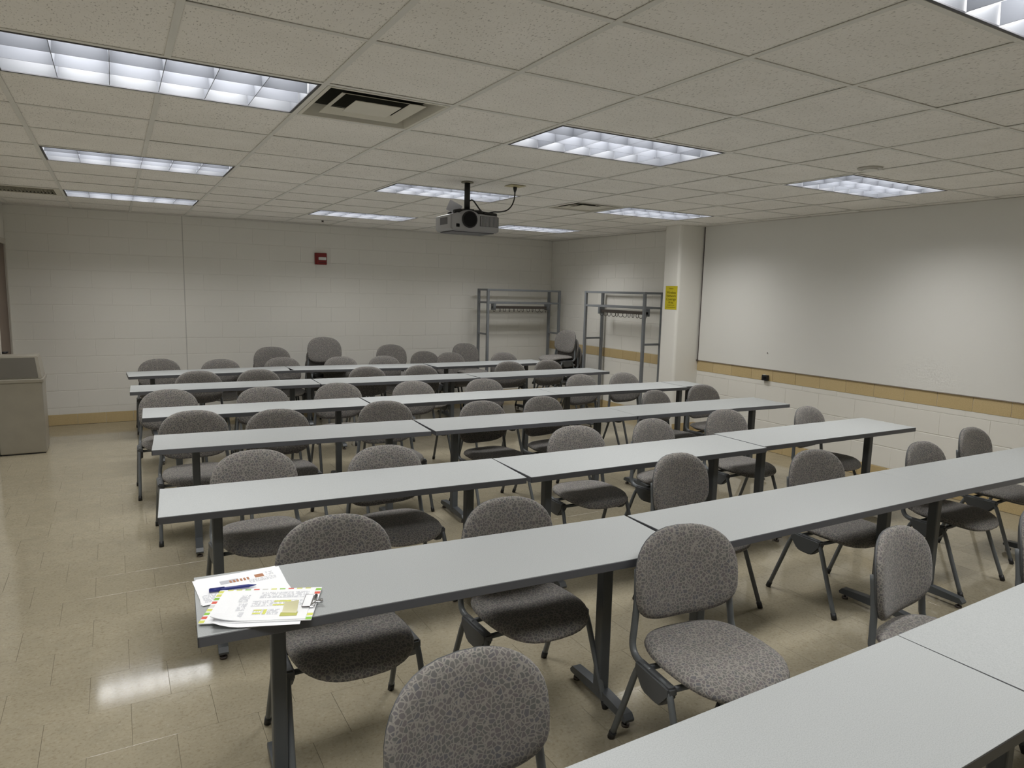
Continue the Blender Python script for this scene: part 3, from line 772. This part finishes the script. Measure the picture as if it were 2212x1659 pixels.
# clipboard
t = thing('clipboard', 'white clipboard with colourful edge print holding highlighted sheets', 'clipboard', (.338, 2.135, TZ+.0068), math.radians(-22.5))
bd = mk('board', B(-.166, .166, -.118, .118, 0, .0032, bev=.0008), M_paper, t)
cols_ = [M_lime, M_redp, M_green, M_lime, M_white, M_redp, M_green, M_lime]
for k in range(9):
    y0 = -.116+k*.026
    patch(bd, -.1655, -.150, y0, y0+.017, .0033, cols_[k % 8], 'edge_print')
    if k < 2 or k > 6: patch(bd, .148, .1655, y0, y0+.017, .0033, cols_[(k+2) % 8], 'edge_print')
for k in range(10):
    patch(bd, -.14+k*.028, -.122+k*.028, .109, .1165, .0033, cols_[(k*3) % 8], 'edge_print')
pg = sheet('held_sheets', .279, .212, .0034, lambda x, y: .016*max(0, (-x-y*.9-.13)/.10)**2, .002, parent=t); pg.location = (.008, -.008, 0)
z = .0056
patch(pg, -.03, .122, .048, .092, z, M_text, 'table_print'); patch(pg, -.045, .122, -.012, .030, z, M_text, 'table_print')
patch(pg, .022, .075, .016, .026, z+.0003, M_lime, 'highlight'); patch(pg, .022, .075, -.010, -.001, z+.0003, M_lime, 'highlight')
patch(pg, -.03, .05, -.072, -.035, z, M_text, 'table_print')
patch(pg, .058, .110, -.085, -.060, z+.0003, mat('olive_highlight', (.52, .53, .14), .7), 'highlight')
for (a, c, d, e) in ((-.028, -.004, -.044, -.036), (-.028, -.004, -.066, -.056), (.002, .012, -.068, -.036)): patch(pg, a, c, d, e, z+.0003, M_lime, 'highlight')
patch(pg, -.092, -.062, .02, .075, z, M_text); patch(pg, -.085, -.058, -.04, .012, z, M_text); patch(pg, -.070, -.055, -.09, -.05, z, M_text)
bm = bmesh.new(); box(bm, .132, .160, -.042, .042, .004, .010, bev=.002); tube(bm, [(.158, -.04, .009), (.158, .04, .009)], .006, 8); box(bm, .160, .182, -.006, .006, .006, .010, bev=.002)
clip = mk('clip', bm, M_chrome, t)
mk('clip_face', B(.126, .150, -.042, .042, .0102, .0116), M_paper, clip)
for (a, c, d, e) in ((.1245, .126, -.043, .043), (.126, .150, .042, .0435), (.126, .150, -.0435, -.042)): mk('clip_edge', B(a, c, d, e, .0095, .0117), M_trimdark, clip)
bm = bmesh.new(); tube(bm, [(.180, 0, .004), (.180, 0, .014)], .006, 8); mk('clip_knob', bm, M_chrome, clip)
# sticky note
t = thing('sticky_note', 'curled yellow sticky note on the clipboard sheets', 'sticky note', (.402, 2.045, TZ+.0132), math.radians(-30))
sheet('note', .046, .030, 0, lambda x, y: .024*max(0, (y+.015)/.030)**1.5*(1+x*8), .0005, m=M_sticky, parent=t)
# pen
t = thing('pen', 'blue ballpoint pen lying on the printed pages', 'pen', (.273, 2.304, TZ+.0118), math.radians(-8))
bm = bmesh.new(); tube(bm, [(-.074, 0, 0), (-.06, 0, 0), (.045, 0, 0), (.05, 0, 0), (.07, 0, 0)], [.0052, .0056, .0056, .0045, .0012], 10); mk('barrel', bm, M_bluepen, t)
bm = bmesh.new(); tube(bm, [(-.078, 0, 0), (-.04, 0, 0)], .0062, 10); box(bm, -.076, -.03, -.0015, .0015, .005, .0075); mk('cap', bm, M_bluepen, t)
